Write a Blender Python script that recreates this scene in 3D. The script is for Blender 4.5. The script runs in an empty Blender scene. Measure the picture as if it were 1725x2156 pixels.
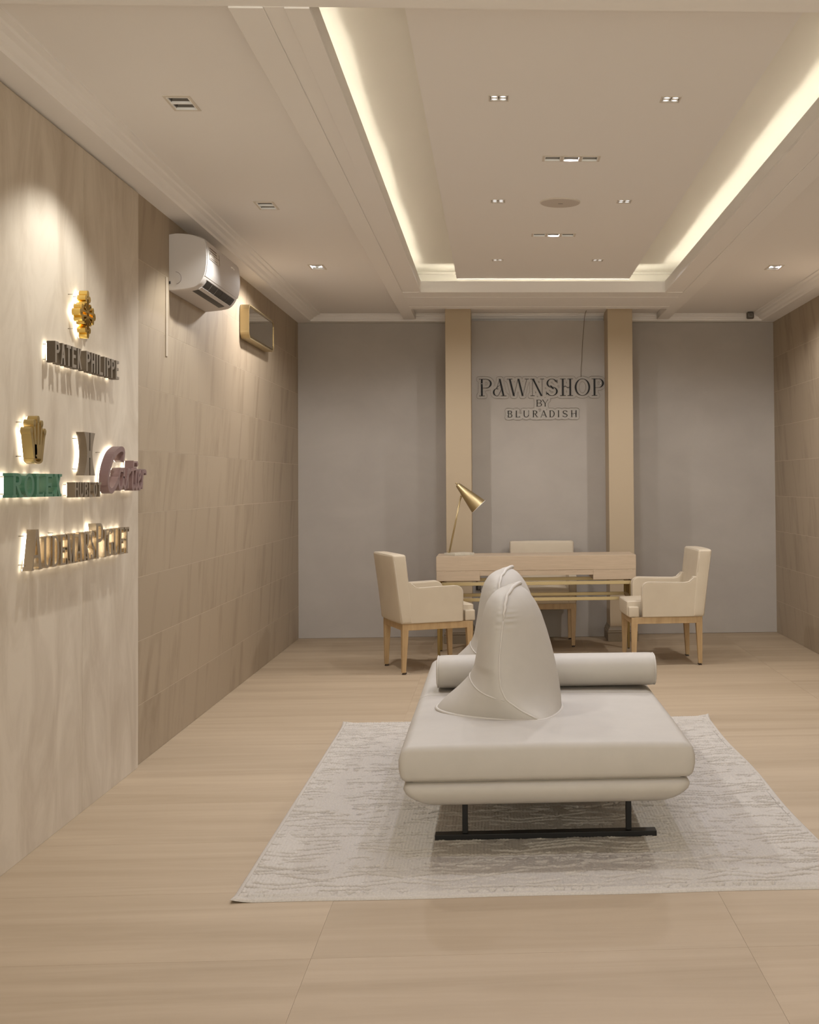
import bpy, bmesh, math, random
import numpy as np
from mathutils import Vector, Matrix
random.seed(7)
S = bpy.context.scene
COL = S.collection
PI = math.pi

# ------------------------------------------------------------------ camera
cam = bpy.data.cameras.new('camera')
camo = bpy.data.objects.new('camera', cam); COL.objects.link(camo)
F, YAW, ROLL, CY, PITCH, CX = 2600.0, -0.0491, 0.0078, 950.38, 0.0256, 1171.93
cam.sensor_fit = 'HORIZONTAL'; cam.sensor_width = 36.0
cam.lens = F * 36.0 / 1725.0
cam.shift_x = (862.5 - CX) / 1725.0
cam.shift_y = (CY - 1078.0) / 1725.0
cam.clip_start = 0.05; cam.clip_end = 60
camo.location = (0, 0, 1.28)
camo.rotation_euler = (Matrix.Rotation(YAW, 3, 'Z') @ Matrix.Rotation(PI/2 + PITCH, 3, 'X') @ Matrix.Rotation(-ROLL, 3, 'Z')).to_euler()
S.camera = camo

# ------------------------------------------------------------------ light / exposure
w = bpy.data.worlds.new('world'); S.world = w; w.use_nodes = True
S.view_settings.view_transform = 'Standard'; S.view_settings.look = 'None'
S.view_settings.gamma = 1.0; S.view_settings.use_curve_mapping = False
S.view_settings.exposure = 0.18
# colours and powers of the lamp groups, added near fill rows included
K_WORLD, K_QUAD, K_QUADB, K_TRI_FILL, K_TRI_F, K_DBL_FILL, K_DBL, K_BACK, K_COVE, K_SIGN = (3.0, 2.9, 2.5), (11, 11.5, 15), (24, 24, 24), (1, 1, 1), (20, 20, 21), (3, 3, 3), (41, 41, 39), (70, 67, 65), (17, 16.2, 13.4), (7.5, 6.8, 5.5)
w.node_tree.nodes['Background'].inputs[0].default_value = (*K_WORLD, 1)
w.node_tree.nodes['Background'].inputs[1].default_value = 1.0
C0 = 0.35                      # room centre line
XL, XR, YB = -1.651, 2.375, 10.42
ROWS4 = (-0.5, 1.25, 2.97, 4.68, 6.40, 8.10)
ROWS2 = (-0.5, 1.20, 2.90, 4.61, 6.30, 8.08)
ROWS3 = (0.4, 2.1, 5.55, 7.27)  # in all three, rows under the near bulkhead are added fill, no fixtures
def ZL(y, z): return z if y > 3.5 else 2.645      # lower ceiling over the near part
def spot(x, y, z, rgb, ang, blend=0.6, r=0.03):
    l = bpy.data.lights.new('lamp_or_fill_spot', 'SPOT'); p = max(max(rgb), 1e-6)
    l.energy = p; l.color = [c/p for c in rgb]
    l.spot_size = math.radians(ang); l.spot_blend = blend; l.shadow_soft_size = r
    o = bpy.data.objects.new('lamp_or_fill_spot', l); o.location = (x, y, z); COL.objects.link(o)
    return o
for y in ROWS4:
    for x in (0.02, 0.68): spot(x, y, ZL(y, 2.742), K_QUAD if y < 8 else K_QUADB, 96 if y < 8 else 168, 0.6 if y < 8 else 0.2, 0.012 if y < 8 else 0.03)
for y in ROWS3:
    spot(C0, y, ZL(y, 2.742), K_TRI_FILL if y < 3 else K_TRI_F, 160, 0.5, 0.025)
for y in ROWS2:
    for x in (-1.155, 1.855): spot(x, y, ZL(y, 2.692), K_DBL_FILL if y < 3 else K_DBL if y < 7.5 else K_BACK, 116 if y < 7.5 else 160, 0.4 if y < 7.5 else 0.3, 0.02 if y < 7.5 else 0.05)

# ------------------------------------------------------------------ materials
def mat(name, col, rough=0.6, metal=0.0, coat=0, sheen=0, spec=None):
    m = bpy.data.materials.new(name); m.use_nodes = True
    b = m.node_tree.nodes['Principled BSDF']
    b.inputs['Base Color'].default_value = (*col, 1); b.inputs['Roughness'].default_value = rough
    b.inputs['Metallic'].default_value = metal
    if coat: b.inputs['Coat Weight'].default_value = coat
    if sheen: b.inputs['Sheen Weight'].default_value = sheen
    if spec is not None: b.inputs['Specular IOR Level'].default_value = spec
    return m
def noisy(name, c1, c2, scale=(1, 1, 1), nscale=3.0, detail=5, rough=0.6, bump=0.0, lo=.35, hi=.65, rot=(0, 0, 0), dist=0.0, per=0.0, wcoord='Object', spec=None, c3=None):
    """two-tone mottled / streaky surface; per = brightness change from object to object"""
    m = mat(name, c1, rough, spec=spec); nt = m.node_tree; b = nt.nodes['Principled BSDF']
    g = nt.nodes.new('ShaderNodeNewGeometry') if wcoord == 'World' else nt.nodes.new('ShaderNodeTexCoord')
    mp = nt.nodes.new('ShaderNodeMapping'); mp.inputs['Scale'].default_value = scale; mp.inputs['Rotation'].default_value = rot
    mp.inputs['Rotation'].default_value = (0, 0, 0)
    m0 = nt.nodes.new('ShaderNodeMapping'); m0.inputs['Rotation'].default_value = rot
    nt.links.new(g.outputs['Position' if wcoord == 'World' else 'Object'], m0.inputs['Vector']); nt.links.new(m0.outputs[0], mp.inputs['Vector'])
    n = nt.nodes.new('ShaderNodeTexNoise'); n.inputs['Scale'].default_value = nscale; n.inputs['Detail'].default_value = detail
    n.inputs['Distortion'].default_value = dist; n.inputs['Roughness'].default_value = 0.62
    nt.links.new(mp.outputs[0], n.inputs['Vector'])
    oi = nt.nodes.new('ShaderNodeObjectInfo')
    if per:
        ad = nt.nodes.new('ShaderNodeVectorMath'); ad.operation = 'ADD'
        sc = nt.nodes.new('ShaderNodeVectorMath'); sc.operation = 'SCALE'; sc.inputs[0].default_value = (13, 7, 11)
        nt.links.new(oi.outputs['Random'], sc.inputs['Scale']); nt.links.new(mp.outputs[0], ad.inputs[0]); nt.links.new(sc.outputs[0], ad.inputs[1])
        nt.links.new(ad.outputs[0], n.inputs['Vector'])
    r = nt.nodes.new('ShaderNodeValToRGB')
    r.color_ramp.elements[0].position = lo; r.color_ramp.elements[0].color = (*c1, 1)
    r.color_ramp.elements[1].position = hi; r.color_ramp.elements[1].color = (*c2, 1)
    if c3: 
        e = r.color_ramp.elements.new(min(.99, hi + .12)); e.color = (*c3, 1)
    nt.links.new(n.outputs['Fac'], r.inputs[0]); out = r.outputs[0]
    if per:
        mr = nt.nodes.new('ShaderNodeMapRange'); mr.inputs['To Min'].default_value = 1 - per; mr.inputs['To Max'].default_value = 1 + per
        nt.links.new(oi.outputs['Random'], mr.inputs['Value'])
        mx = nt.nodes.new('ShaderNodeVectorMath'); mx.operation = 'SCALE'
        nt.links.new(out, mx.inputs[0]); nt.links.new(mr.outputs[0], mx.inputs['Scale']); out = mx.outputs[0]
    nt.links.new(out, b.inputs['Base Color'])
    if bump:
        bp = nt.nodes.new('ShaderNodeBump'); bp.inputs['Strength'].default_value = bump; bp.inputs['Distance'].default_value = .002
        nt.links.new(n.outputs['Fac'], bp.inputs['Height']); nt.links.new(bp.outputs[0], b.inputs['Normal'])
    return m
def emis(name, col, s):
    m = bpy.data.materials.new(name); m.use_nodes = True; nt = m.node_tree; nt.nodes.clear()
    e = nt.nodes.new('ShaderNodeEmission'); e.inputs[0].default_value = (*col, 1); e.inputs[1].default_value = s
    o = nt.nodes.new('ShaderNodeOutputMaterial'); nt.links.new(e.outputs[0], o.inputs[0]); return m

M = {}
M['ceil'] = mat('ceiling_paint', (.85, .82, .80), .85)
M['cove'] = mat('cove_paint', (.85, .81, .74), .85)
M['panel'] = noisy('troweled_panel', (.46, .385, .30), (.62, .545, .45), (2.2, 2.2, .9), 2.0, 11, .72, .06, .28, .62, dist=1.0, per=.02, wcoord='World')
M['tile'] = noisy('veined_stone_tile', (.30, .232, .158), (.375, .298, .212), (2.2, 2.2, .40), 2.4, 10, .55, .04, .33, .50, rot=(.30, 0, 0), dist=1.1, per=.02, wcoord='World')
M['grout'] = mat('pale_grout', (.62, .54, .43), .8)
M['backwall'] = noisy('taupe_panel', (.40, .362, .325), (.435, .395, .355), (1, 1, 1.3), 2.2, 8, .75, .05, .35, .65, dist=.4, wcoord='World')
M['column'] = mat('cream_column', (.47, .375, .26), .7)
M['plinth'] = mat('brown_plinth', (.24, .19, .13), .5)
M['floor'] = noisy('pale_wood_tile', (.36, .276, .186), (.43, .336, .236), (.35, 4.2, 1), 1.5, 8, .62, .04, .34, .64, dist=.5, per=.035, wcoord='World', spec=.25)
M['joint'] = mat('floor_joint', (.50, .40, .29), .8)
M['sofa'] = noisy('cream_leather', (.445, .41, .365), (.47, .432, .385), (1, 1, 1), 9, 3, .55, .0, .3, .7, spec=.3)
M['chair'] = noisy('ivory_leather', (.565, .485, .375), (.60, .52, .405), (1, 1, 1), 6, 2, .5, 0, .3, .7, spec=.3)
M['piping'] = mat('piping_cord', (.66, .585, .485), .6)
M['spipe'] = mat('sofa_piping', (.52, .48, .43), .55)
M['wood'] = noisy('oak_wood', (.42, .28, .14), (.52, .36, .19), (6, 6, .8), 5, 6, .45, .05, dist=.4)
M['black'] = mat('black_steel', (.018, .016, .015), .4, .6)
M['foot'] = mat('dark_foot', (.05, .035, .025), .6)
M['brass'] = mat('satin_brass', (.50, .395, .22), .42, .9)
M['brassdark'] = mat('aged_brass', (.28, .19, .075), .35, 1.0)
M['gold'] = mat('polished_gold', (.78, .56, .17), .16, 1.0)
M['goldmatt'] = mat('matt_gold', (.45, .34, .15), .38, .85)
M['marble'] = noisy('pale_marble', (.60, .56, .47), (.50, .47, .39), (1, 1, 1), 18, 6, .25, 0, .45, .75, dist=1.2)
M['desk'] = noisy('pale_desk_veneer', (.475, .37, .265), (.53, .415, .30), (1.2, 1, 14), 5, 6, .5, .05, dist=.3)
M['dash'] = mat('pale_stitch', (.70, .60, .46), .6)
M['white'] = mat('white_plastic', (.58, .54, .52), .5, spec=.2)
M['label'] = mat('label_print', (.58, .53, .48), .5)
M['print'] = mat('grey_print', (.16, .12, .11), .6)
M['dark'] = mat('dark_void', (.02, .016, .014), .5)
M['grey'] = mat('grey_plastic', (.10, .085, .07), .45)
M['greyl'] = mat('grey_lens', (.20, .18, .16), .2)
M['mirror'] = mat('mirror_glass', (.80, .78, .74), .03, 1.0)
M['bronze'] = mat('dark_bronze', (.095, .074, .054), .38, .5)
M['steel'] = mat('brown_steel', (.20, .16, .12), .34, .7)
M['green'] = mat('green_enamel', (.050, .150, .098), .35)
M['burg'] = mat('muted_burgundy', (.17, .105, .105), .36, .2)
M['nickel'] = mat('champagne_nickel', (.56, .49, .39), .2, 1.0)
M['pin'] = mat('steel_pin', (.45, .40, .33), .3, .8)
M['led'] = emis('led_backlight', K_SIGN, 1.0)
M['strip'] = emis('cove_led', K_COVE, 1.0)
M['lamp'] = emis('lamp_lens', (1.0, .93, .84), 1.6)
M['lampq'] = emis('small_lamp_lens', (.96, .97, 1.0), 2.0)
M['trim'] = mat('white_trim', (.66, .60, .53), .6)
M['chrome'] = mat('dark_chrome', (.13, .115, .10), .35, .7)
M['chromel'] = mat('bright_chrome', (.93, .91, .88), .4, .3)
M['rug'] = noisy('wool_pile', (.44, .402, .36), (.54, .495, .448), (1, 1.5, 1), 170, 3, .95, .6, .3, .7, wcoord='World')
M['cable'] = mat('thin_cable', (.20, .15, .10), .6)
M['vinyl'] = mat('black_lettering', (.012, .010, .009), .5, spec=.2)
M['edge'] = mat('acrylic_edge', (.16, .125, .09), .4)
def glassy():
    m = bpy.data.materials.new('clear_acrylic'); m.use_nodes = True; nt = m.node_tree; nt.nodes.clear()
    t = nt.nodes.new('ShaderNodeBsdfTransparent'); t.inputs[0].default_value = (.97, .96, .95, 1)
    g = nt.nodes.new('ShaderNodeBsdfGlossy'); g.inputs['Roughness'].default_value = .12
    x = nt.nodes.new('ShaderNodeMixShader'); x.inputs[0].default_value = .025
    o = nt.nodes.new('ShaderNodeOutputMaterial')
    nt.links.new(t.outputs[0], x.inputs[1]); nt.links.new(g.outputs[0], x.inputs[2]); nt.links.new(x.outputs[0], o.inputs[0]); return m
M['acrylic'] = glassy()

# ------------------------------------------------------------------ helpers
def link(name, v, f, m, parent=None, smooth=False, bevel=0.0, seg=2):
    me = bpy.data.meshes.new(name); me.from_pydata([tuple(p) for p in v], [], f); me.update()
    bm = bmesh.new(); bm.from_mesh(me); bmesh.ops.recalc_face_normals(bm, faces=bm.faces); bm.to_mesh(me); bm.free()
    me.materials.append(m)
    if smooth: me.polygons.foreach_set('use_smooth', [True]*len(me.polygons))
    o = bpy.data.objects.new(name, me); COL.objects.link(o)
    if parent: o.parent = parent
    if bevel:
        b = o.modifiers.new('bevel', 'BEVEL'); b.width = bevel; b.segments = seg; b.limit_method = 'ANGLE'; b.angle_limit = math.radians(35)
    return o
class MB:
    def __init__(s): s.v = []; s.f = []
    def add(s, v, f):
        n = len(s.v); s.v += [tuple(p) for p in v]; s.f += [tuple(i+n for i in q) for q in f]; return s
    def box(s, x0, x1, y0, y1, z0, z1):
        return s.add([(x0,y0,z0),(x1,y0,z0),(x1,y1,z0),(x0,y1,z0),(x0,y0,z1),(x1,y0,z1),(x1,y1,z1),(x0,y1,z1)],
                     [(0,3,2,1),(4,5,6,7),(0,1,5,4),(1,2,6,5),(2,3,7,6),(3,0,4,7)])
    def frust(s, cx, cy, z0, z1, w0, d0, w1, d1, dx=0, dy=0):   # tapered post, bottom (z0) size w0 d0 offset dx dy
        a = [(cx+dx+i*w0/2, cy+dy+j*d0/2, z0) for i, j in ((-1,-1),(1,-1),(1,1),(-1,1))]
        b = [(cx+i*w1/2, cy+j*d1/2, z1) for i, j in ((-1,-1),(1,-1),(1,1),(-1,1))]
        return s.add(a+b, [(0,3,2,1),(4,5,6,7),(0,1,5,4),(1,2,6,5),(2,3,7,6),(3,0,4,7)])
    def prism(s, poly, fn, d0, d1):            # poly in (u,v); fn(u,v,d) -> xyz
        n = len(poly)
        return s.add([fn(u, v, d0) for u, v in poly] + [fn(u, v, d1) for u, v in poly],
                     [tuple(range(n)), tuple(range(2*n-1, n-1, -1))] + [(i, n+i, n+(i+1) % n, (i+1) % n) for i in range(n)])
    def tube(s, pts, r, n=8, closed=False):
        P = [Vector(p) for p in pts]; N = len(P); rr = r if isinstance(r, (list, tuple)) else [r]*N
        up = None; rings = []
        for i in range(N):
            a = P[(i-1) % N] if (closed or i) else P[i]; b = P[(i+1) % N] if (closed or i < N-1) else P[i]
            t = (b-a).normalized()
            if up is None: up = Vector((0,0,1)) if abs(t.z) < .9 else Vector((1,0,0))
            up = (up - t*up.dot(t)).normalized(); sd = t.cross(up)
            rings.append([P[i] + (up*math.cos(2*PI*k/n) + sd*math.sin(2*PI*k/n))*rr[i] for k in range(n)])
        f = []
        for i in range(N if closed else N-1):
            j = (i+1) % N
            for k in range(n): f.append((i*n+k, i*n+(k+1) % n, j*n+(k+1) % n, j*n+k))
        if not closed: f += [tuple(range(n)), tuple((N-1)*n+k for k in range(n-1, -1, -1))]
        return s.add([p for q in rings for p in q], f)
    def rings(s, R, cap=True):
        n = len(R[0]); f = []
        for i in range(len(R)-1):
            for k in range(n): f.append((i*n+k, i*n+(k+1) % n, (i+1)*n+(k+1) % n, (i+1)*n+k))
        if cap: f += [tuple(range(n)), tuple((len(R)-1)*n+k for k in range(n-1, -1, -1))]
        return s.add([p for q in R for p in q], f)
    def build(s, name, m, parent=None, smooth=False, bevel=0.0, seg=2):
        return link(name, s.v, s.f, m, parent, smooth, bevel, seg)
def box(name, x0, x1, y0, y1, z0, z1, m, parent=None, bevel=0.0, seg=2, smooth=False):
    return MB().box(x0, x1, y0, y1, z0, z1).build(name, m, parent, smooth, bevel, seg)
def tag(o, label=None, cat=None, group=None, kind=None):
    if label: o['label'] = label
    if cat: o['category'] = cat
    if group: o['group'] = group
    if kind: o['kind'] = kind
    return o
def thing(name, label, cat, loc=(0,0,0), rz=0, group=None):
    o = bpy.data.objects.new(name, None); COL.objects.link(o); o.empty_display_size = .1
    o.location = loc; o.rotation_euler = (0, 0, rz)
    return tag(o, label, cat, group)
def struct(o): return tag(o, kind='structure')
def copy_tree(o, parent=None):
    c = o.copy(); COL.objects.link(c); c.parent = parent
    for ch in list(o.children): copy_tree(ch, c)
    return c
def rbox(x0, x1, y0, y1, z0, z1, r, n=14, fn=None):
    """rounded box with dense faces; fn(p, nx, ny, nz) may displace"""
    v = {}; V = []; Fc = []
    L = (x1-x0, y1-y0, z1-z0); O = (x0, y0, z0)
    def coords(a):
        l = L[a]; rr = min(r, l/2*.999)
        e = [rr*(1-math.cos(PI/2*i/4)) for i in range(5)]
        mid = max(2, int(n*l/max(L)))
        return e + [rr+(l-2*rr)*i/mid for i in range(1, mid)] + [l-q for q in e[::-1]]
    C = [coords(a) for a in range(3)]
    def vid(i, j, k):
        key = (i, j, k)
        if key not in v:
            p = Vector((O[0]+C[0][i], O[1]+C[1][j], O[2]+C[2][k]))
            q = Vector([min(max(p[a], O[a]+min(r, L[a]/2*.999)), O[a]+L[a]-min(r, L[a]/2*.999)) for a in range(3)])
            d = p-q
            if d.length > 1e-9: 
                rr = min(r, min(L)/2*.999)
                d = d.normalized(); p = q + d*rr if r <= min(L)/2 else q + Vector([d[a]*min(r, L[a]/2*.999) for a in range(3)])
            if fn: p = fn(p)
            v[key] = len(V); V.append(p)
        return v[key]
    nx, ny, nz = (len(c)-1 for c in C)
    for i in range(nx):
        for j in range(ny):
            for k in (0, nz): Fc.append((vid(i,j,k), vid(i+1,j,k), vid(i+1,j+1,k), vid(i,j+1,k)))
    for i in range(nx):
        for k in range(nz):
            for j in (0, ny): Fc.append((vid(i,j,k), vid(i+1,j,k), vid(i+1,j,k+1), vid(i,j,k+1)))
    for j in range(ny):
        for k in range(nz):
            for i in (0, nx): Fc.append((vid(i,j,k), vid(i,j+1,k), vid(i,j+1,k+1), vid(i,j,k+1)))
    return V, Fc

# ================================================================== SETTING
Y0 = -1.2
floor = struct(box('floor', XL-.1, XR+.1, Y0, YB+.1, -.10, -.0012, M['joint']))
xs = [XL, -.508, .684, 1.88, XR]; ys = [Y0]; q = 3.40-.56*8
while q < YB: 
    if q > Y0+.05: ys.append(q)
    q += .56
ys.append(YB)
for i in range(4):
    for j in range(len(ys)-1):
        g = .0005
        box('floor_tile', xs[i]+g, xs[i+1]-g, ys[j]+g, ys[j+1]-g, -.006, 0, M['floor'], floor)
wl = struct(box('wall_left', XL-.12, XL-.0008, Y0, YB+.1, 0, 3.0, M['grout']))
wr = struct(box('wall_right', XR+.0008, XR+.12, Y0, YB+.1, 0, 3.0, M['grout']))
wb = struct(box('wall_back', XL-.1, XR+.1, YB+.012, YB+.12, 0, 3.0, M['grout']))
# veined tiles on the side walls, courses of 0.295 m
cz = [0] + [.27+.295*i for i in range(8)] + [2.645]
def wall_tiles(par, x0, x1, ya, offs):
    for c in range(len(cz)-1):
        y = ya; ends = [ya]; q = ya + offs[c % 2]
        while q < YB-.08: ends.append(q); q += 1.20
        ends.append(YB)
        for a, b in zip(ends, ends[1:]):
            box('wall_tile', x0, x1, a+.0002, b-.0002, cz[c]+.0011, cz[c+1]-.0011, M['tile'], par)
wall_tiles(wl, XL-.012, XL, 5.75, (1.20, .60))
wall_tiles(wr, XR, XR+.012, 3.55, (1.20, .60))
box('wall_panel', XR, XR+.012, Y0, 3.55, 0, 2.645, M['panel'], wr)
# large troweled panels, standing slightly proud, near end of the left wall
for a, b in ((Y0, 1.34), (1.34, 2.56), (2.56, 3.77), (3.77, 4.985), (4.985, 5.745)):
    box('wall_panel', XL-.012, XL+.014, a+.0012, b-.0012, 0, 2.628, M['panel'], wl, bevel=.001, seg=1)
# back wall panels
box('wall_panel', XL, -.30, YB-.004, YB+.012, .002, 2.636, M['backwall'], wb)
box('wall_panel', 1.02, XR, YB-.004, YB+.012, .002, 2.636, M['backwall'], wb)
box('wall_panel', -.30, 1.02, YB-.14, YB+.012, .002, 2.636, M['backwall'], wb)
for x0, x1 in ((-.402, -.196), (.914, 1.116)):
    c = struct(box('column', x0, x1, 9.97, YB, 0, 2.72, M['column'], bevel=.003))
    c['label'] = 'cream pilaster on the ' + ('left' if x0 < 0 else 'right') + ' of the lettered sign'
    pl = MB().box(x0-.022, x1+.022, 9.948, YB-.02, 0, .066).build('plinth', M['plinth'], c, bevel=.004)
    prof = [(.020, .066), (.024, .074), (.016, .082), (.017, .090), (.009, .102), (.004, .112), (.0015, .122)]
    R = []
    for e, z in prof: R.append([(x0-e, 9.97-e, z), (x1+e, 9.97-e, z), (x1+e, YB-.02, z), (x0-e, YB-.02, z)])
    MB().rings(R).build('plinth_moulding', M['plinth'], c)

# ------------------------------------------------------------------ ceiling
def holed(name, x0, x1, y0, y1, z0, z1, holes, m, parent=None):
    X = sorted(set([x0, x1] + [h for q in holes for h in q[:2]])); Y = sorted(set([y0, y1] + [h for q in holes for h in q[2:]]))
    mb = MB()
    for a, b in zip(X, X[1:]):
        for c, d in zip(Y, Y[1:]):
            mx, my = (a+b)/2, (c+d)/2
            if any(h[0] < mx < h[1] and h[2] < my < h[3] for h in holes): continue
            mb.box(a, b, c, d, z0, z1)
    return mb.build(name, m, parent)
ZS = 2.70
ceil = struct(box('ceiling', XL-.1, XR+.1, Y0, YB+.1, 3.0, 3.06, M['ceil']))
dbl = [(x-.041, x+.041, y-.075, y+.075) for y in ROWS2 for x in (-1.155, 1.855)]
qd = [(x-.0335, x+.0335, y-.0335, y+.0335) for y in ROWS4 for x in (.02, .68)]
tr3 = [(C0-.128, C0+.128, y-.0375, y+.0375) for y in ROWS3]
YN = 3.55    # deep cross beam over the near part of the room
holed('soffit', XL, -.76, YN, YB, ZS, ZS+.02, [h for h in dbl if h[0] < 0 and h[2] > YN], M['ceil'], ceil)
holed('soffit', 2*C0+.76, XR, YN, YB, ZS, ZS+.02, [h for h in dbl if h[0] > 0 and h[2] > YN], M['ceil'], ceil)
box('soffit', -.76, 2*C0+.76, 9.60, YB, ZS, ZS+.02, M['ceil'], ceil)
holed('near_bulkhead', XL, XR, Y0, YN, 2.655, 2.80, [], M['ceil'], ceil)
box('bulkhead_backing', XL, XR, Y0, 3.30, 2.86, 2.90, M['ceil'], ceil)
for sgn in (-1, 1):
    def sx(a, b): 
        p, q = (a, b) if sgn < 0 else (2*C0-b, 2*C0-a); return p, q
    x0, x1 = sx(-.76, -.66); box('side_beam', x0, x1, YN, 10.30, 2.650, ZS+.05, M['ceil'], ceil, bevel=.002)
    x0, x1 = sx(-.66, -.60); box('beam_step', x0, x1, YN, 8.90, 2.654, 2.67, M['ceil'], ceil, bevel=.002)
    x0, x1 = sx(-.60, -.528); box('beam_step', x0, x1, YN, 8.83, 2.650, 2.664, M['ceil'], ceil, bevel=.001)
    x0, x1 = sx(-.543, -.528); box('cove_lip', x0, x1, YN, 8.83, 2.664, 2.730, M['ceil'], ceil)
    x0, x1 = sx(-.90, -.83); box('recess_wall', x0, x1, 3.2, 9.2, 2.72, 2.90, M['cove'], ceil)
    x0, x1 = sx(-.83, -.76); box('cove_floor', x0, x1, YN, 9.0, 2.735, 2.75, M['cove'], ceil)
    # wavy strip of light lying in the trough behind the lip
    mb = MB(); N = 150; pts = []
    for i in range(N+1):
        y = 3.72 + (8.80-3.72)*i/N
        dx = .0030*math.sin(y*4.1+sgn) + .0022*math.sin(y*9.3+1) + .0012*math.sin(y*17+sgn)
        xx = -.559 + dx; xx = xx if sgn < 0 else 2*C0-xx; pts.append((xx, y))
    v = []; f = []
    for i, (x, y) in enumerate(pts):
        v += [(x-.004, y, 2.668), (x+.004, y, 2.668), (x+.004, y, 2.672), (x-.004, y, 2.672)]
    for i in range(N):
        for k in range(4): f.append((i*4+k, i*4+(k+1) % 4, i*4+4+(k+1) % 4, i*4+4+k))
    link('cove_light', v, f, M['strip'], ceil)
box('cross_beam', -.66, 2*C0+.66, 8.8452, 9.66, 2.650, 2.664, M['ceil'], ceil)
box('beam_step', -.66, 2*C0+.66, 9.06, 9.16, 2.6475, 2.650, M['ceil'], ceil, bevel=.002)
box('beam_step', -.66, 2*C0+.66, 9.54, 9.66, 2.6475, 2.650, M['ceil'], ceil, bevel=.002)
box('beam_back', -.66, 2*C0+.66, 9.62, 9.66, 2.66, 2.71, M['ceil'], ceil)
box('cove_lip', -.543, 2*C0+.543, 8.83, 8.845, 2.650, 2.730, M['ceil'], ceil)
box('recess_wall', -.76, 2*C0+.76, 9.15, 9.20, 2.662, 2.90, M['cove'], ceil)
box('recess_wall', -.90, -.76, 9.15, 9.20, 2.725, 2.90, M['cove'], ceil)
box('recess_wall', 2*C0+.76, 2*C0+.90, 9.15, 9.20, 2.725, 2.90, M['cove'], ceil)
box('recess_wall', -.90, 2*C0+.90, 3.25, 3.30, 2.80, 2.90, M['cove'], ceil)
box('recess_ceiling', -.90, 2*C0+.90, 3.2, 9.2, 2.85, 2.87, M['cove'], ceil)
box('recess_moulding', -.83, 2*C0+.83, 9.125, 9.15, 2.83, 2.85, M['cove'], ceil, bevel=.003)
box('cove_light', -.52, 2*C0+.52, 8.862, 8.870, 2.668, 2.672, M['strip'], ceil)
holed('drop_panel', -.272, 2*C0+.272, 3.35, 8.86, 2.75, 2.77, [h for h in qd + tr3 if h[2] > 3.4], M['ceil'], ceil)
for x0, x1, y0_, y1_ in ((-.272, -.257, 3.35, 8.86), (2*C0+.257, 2*C0+.272, 3.35, 8.86), (-.272, 2*C0+.272, 8.845, 8.86)):
    box('panel_edge', x0, x1, y0_, y1_, 2.77, 2.85, M['ceil'], ceil)
# crown moulding round the walls: stepped cove, one prism a side
prof = [(0, 2.640), (.112, 2.645), (.118, 2.655), (.135, 2.662), (.150, 2.676), (.170, 2.682), (.176, 2.690), (.200, 2.694), (.203, 2.702), (0, 2.702)]
def crown(name, fn, a, b):
    mb = MB(); mb.prism(prof, fn, a, b); struct(mb.build(name, M['ceil']))
crown('trim_1', lambda u, v, d: (XL+u, d, v), YN, YB)
crown('trim_2', lambda u, v, d: (XR-u, d, v), YN, YB)
crown('trim_3', lambda u, v, d: (d, YB-u*.62, v), XL, XR)

# ------------------------------------------------------------------ downlights
def tap(x0, x1, y0, y1, z0, z1, k):   # four walls narrowing upwards
    cx, cy = (x0+x1)/2, (y0+y1)/2; hx, hy = (x1-x0)/2*k, (y1-y0)/2*k
    return ([(x0,y0,z0),(x1,y0,z0),(x1,y1,z0),(x0,y1,z0),(cx-hx,cy-hy,z1),(cx+hx,cy-hy,z1),(cx+hx,cy+hy,z1),(cx-hx,cy+hy,z1)],
            [(0,1,5,4),(1,2,6,5),(2,3,7,6),(3,0,4,7),(4,5,6,7)])
def disc(cx, cy, z, r, n=16):
    return ([(cx+r*math.cos(2*PI*i/n), cy+r*math.sin(2*PI*i/n), z) for i in range(n)], [tuple(range(n))])
def downlight(kind, sx_, sy_, cells, lab, cat, grp):
    """sx_, sy_ outer trim size, cells = list of (cx, cy, w, d)"""
    t = thing(kind, lab, cat, group=grp)
    X = sorted([-sx_/2, sx_/2] + [q for c in cells for q in (c[0]-c[2]/2, c[0]+c[2]/2)])
    hs = [(c[0]-c[2]/2, c[0]+c[2]/2, c[1]-c[3]/2, c[1]+c[3]/2) for c in cells]
    mb = MB(); XX = sorted(set([-sx_/2, sx_/2]+[h for q in hs for h in q[:2]])); YY = sorted(set([-sy_/2, sy_/2]+[h for q in hs for h in q[2:]]))
    for a, b in zip(XX, XX[1:]):
        for c, d in zip(YY, YY[1:]):
            if any(h[0] < (a+b)/2 < h[1] and h[2] < (c+d)/2 < h[3] for h in hs): continue
            mb.box(a, b, c, d, -.0025, .0)
    mb.build('trim', M['trim'], t)
    for i, c in enumerate(cells):
        v, f = tap(c[0]-c[2]/2+.001, c[0]+c[2]/2-.001, c[1]-c[3]/2+.001, c[1]+c[3]/2-.001, -.0028, .034, .62)
        rf = link('reflector', v, f, M['chrome'], t)
        e = MB(); a, b, c_, d = c[0]-c[2]/2, c[0]+c[2]/2, c[1]-c[3]/2, c[1]+c[3]/2
        e.box(a, b, c_, c_+.003, -.0034, .004).box(a, b, d-.004, d, -.0040, .007).box(a, a+.003, c_, d, -.0032, .004).box(b-.003, b, c_, d, -.0032, .004)
        e.build('reflector_rim', M['chromel'], t)
        v, f = disc(c[0], c[1], .0325, min(c[2], c[3])*.27); link('lamp', v, f, M['lamp'], t)
    return t
d2 = downlight('recessed_downlight', .10, .182, [(0, -.0375, .080, .072), (0, .0375, .080, .072)], '', 'downlight', 'twin recessed downlights in the side ceilings')
d3 = downlight('recessed_downlight', .262, .098, [(-.0845, 0, .0715, .074), (0, 0, .0715, .074), (.0845, 0, .0715, .074)], '', 'downlight', 'triple recessed downlights on the centre line')
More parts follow.
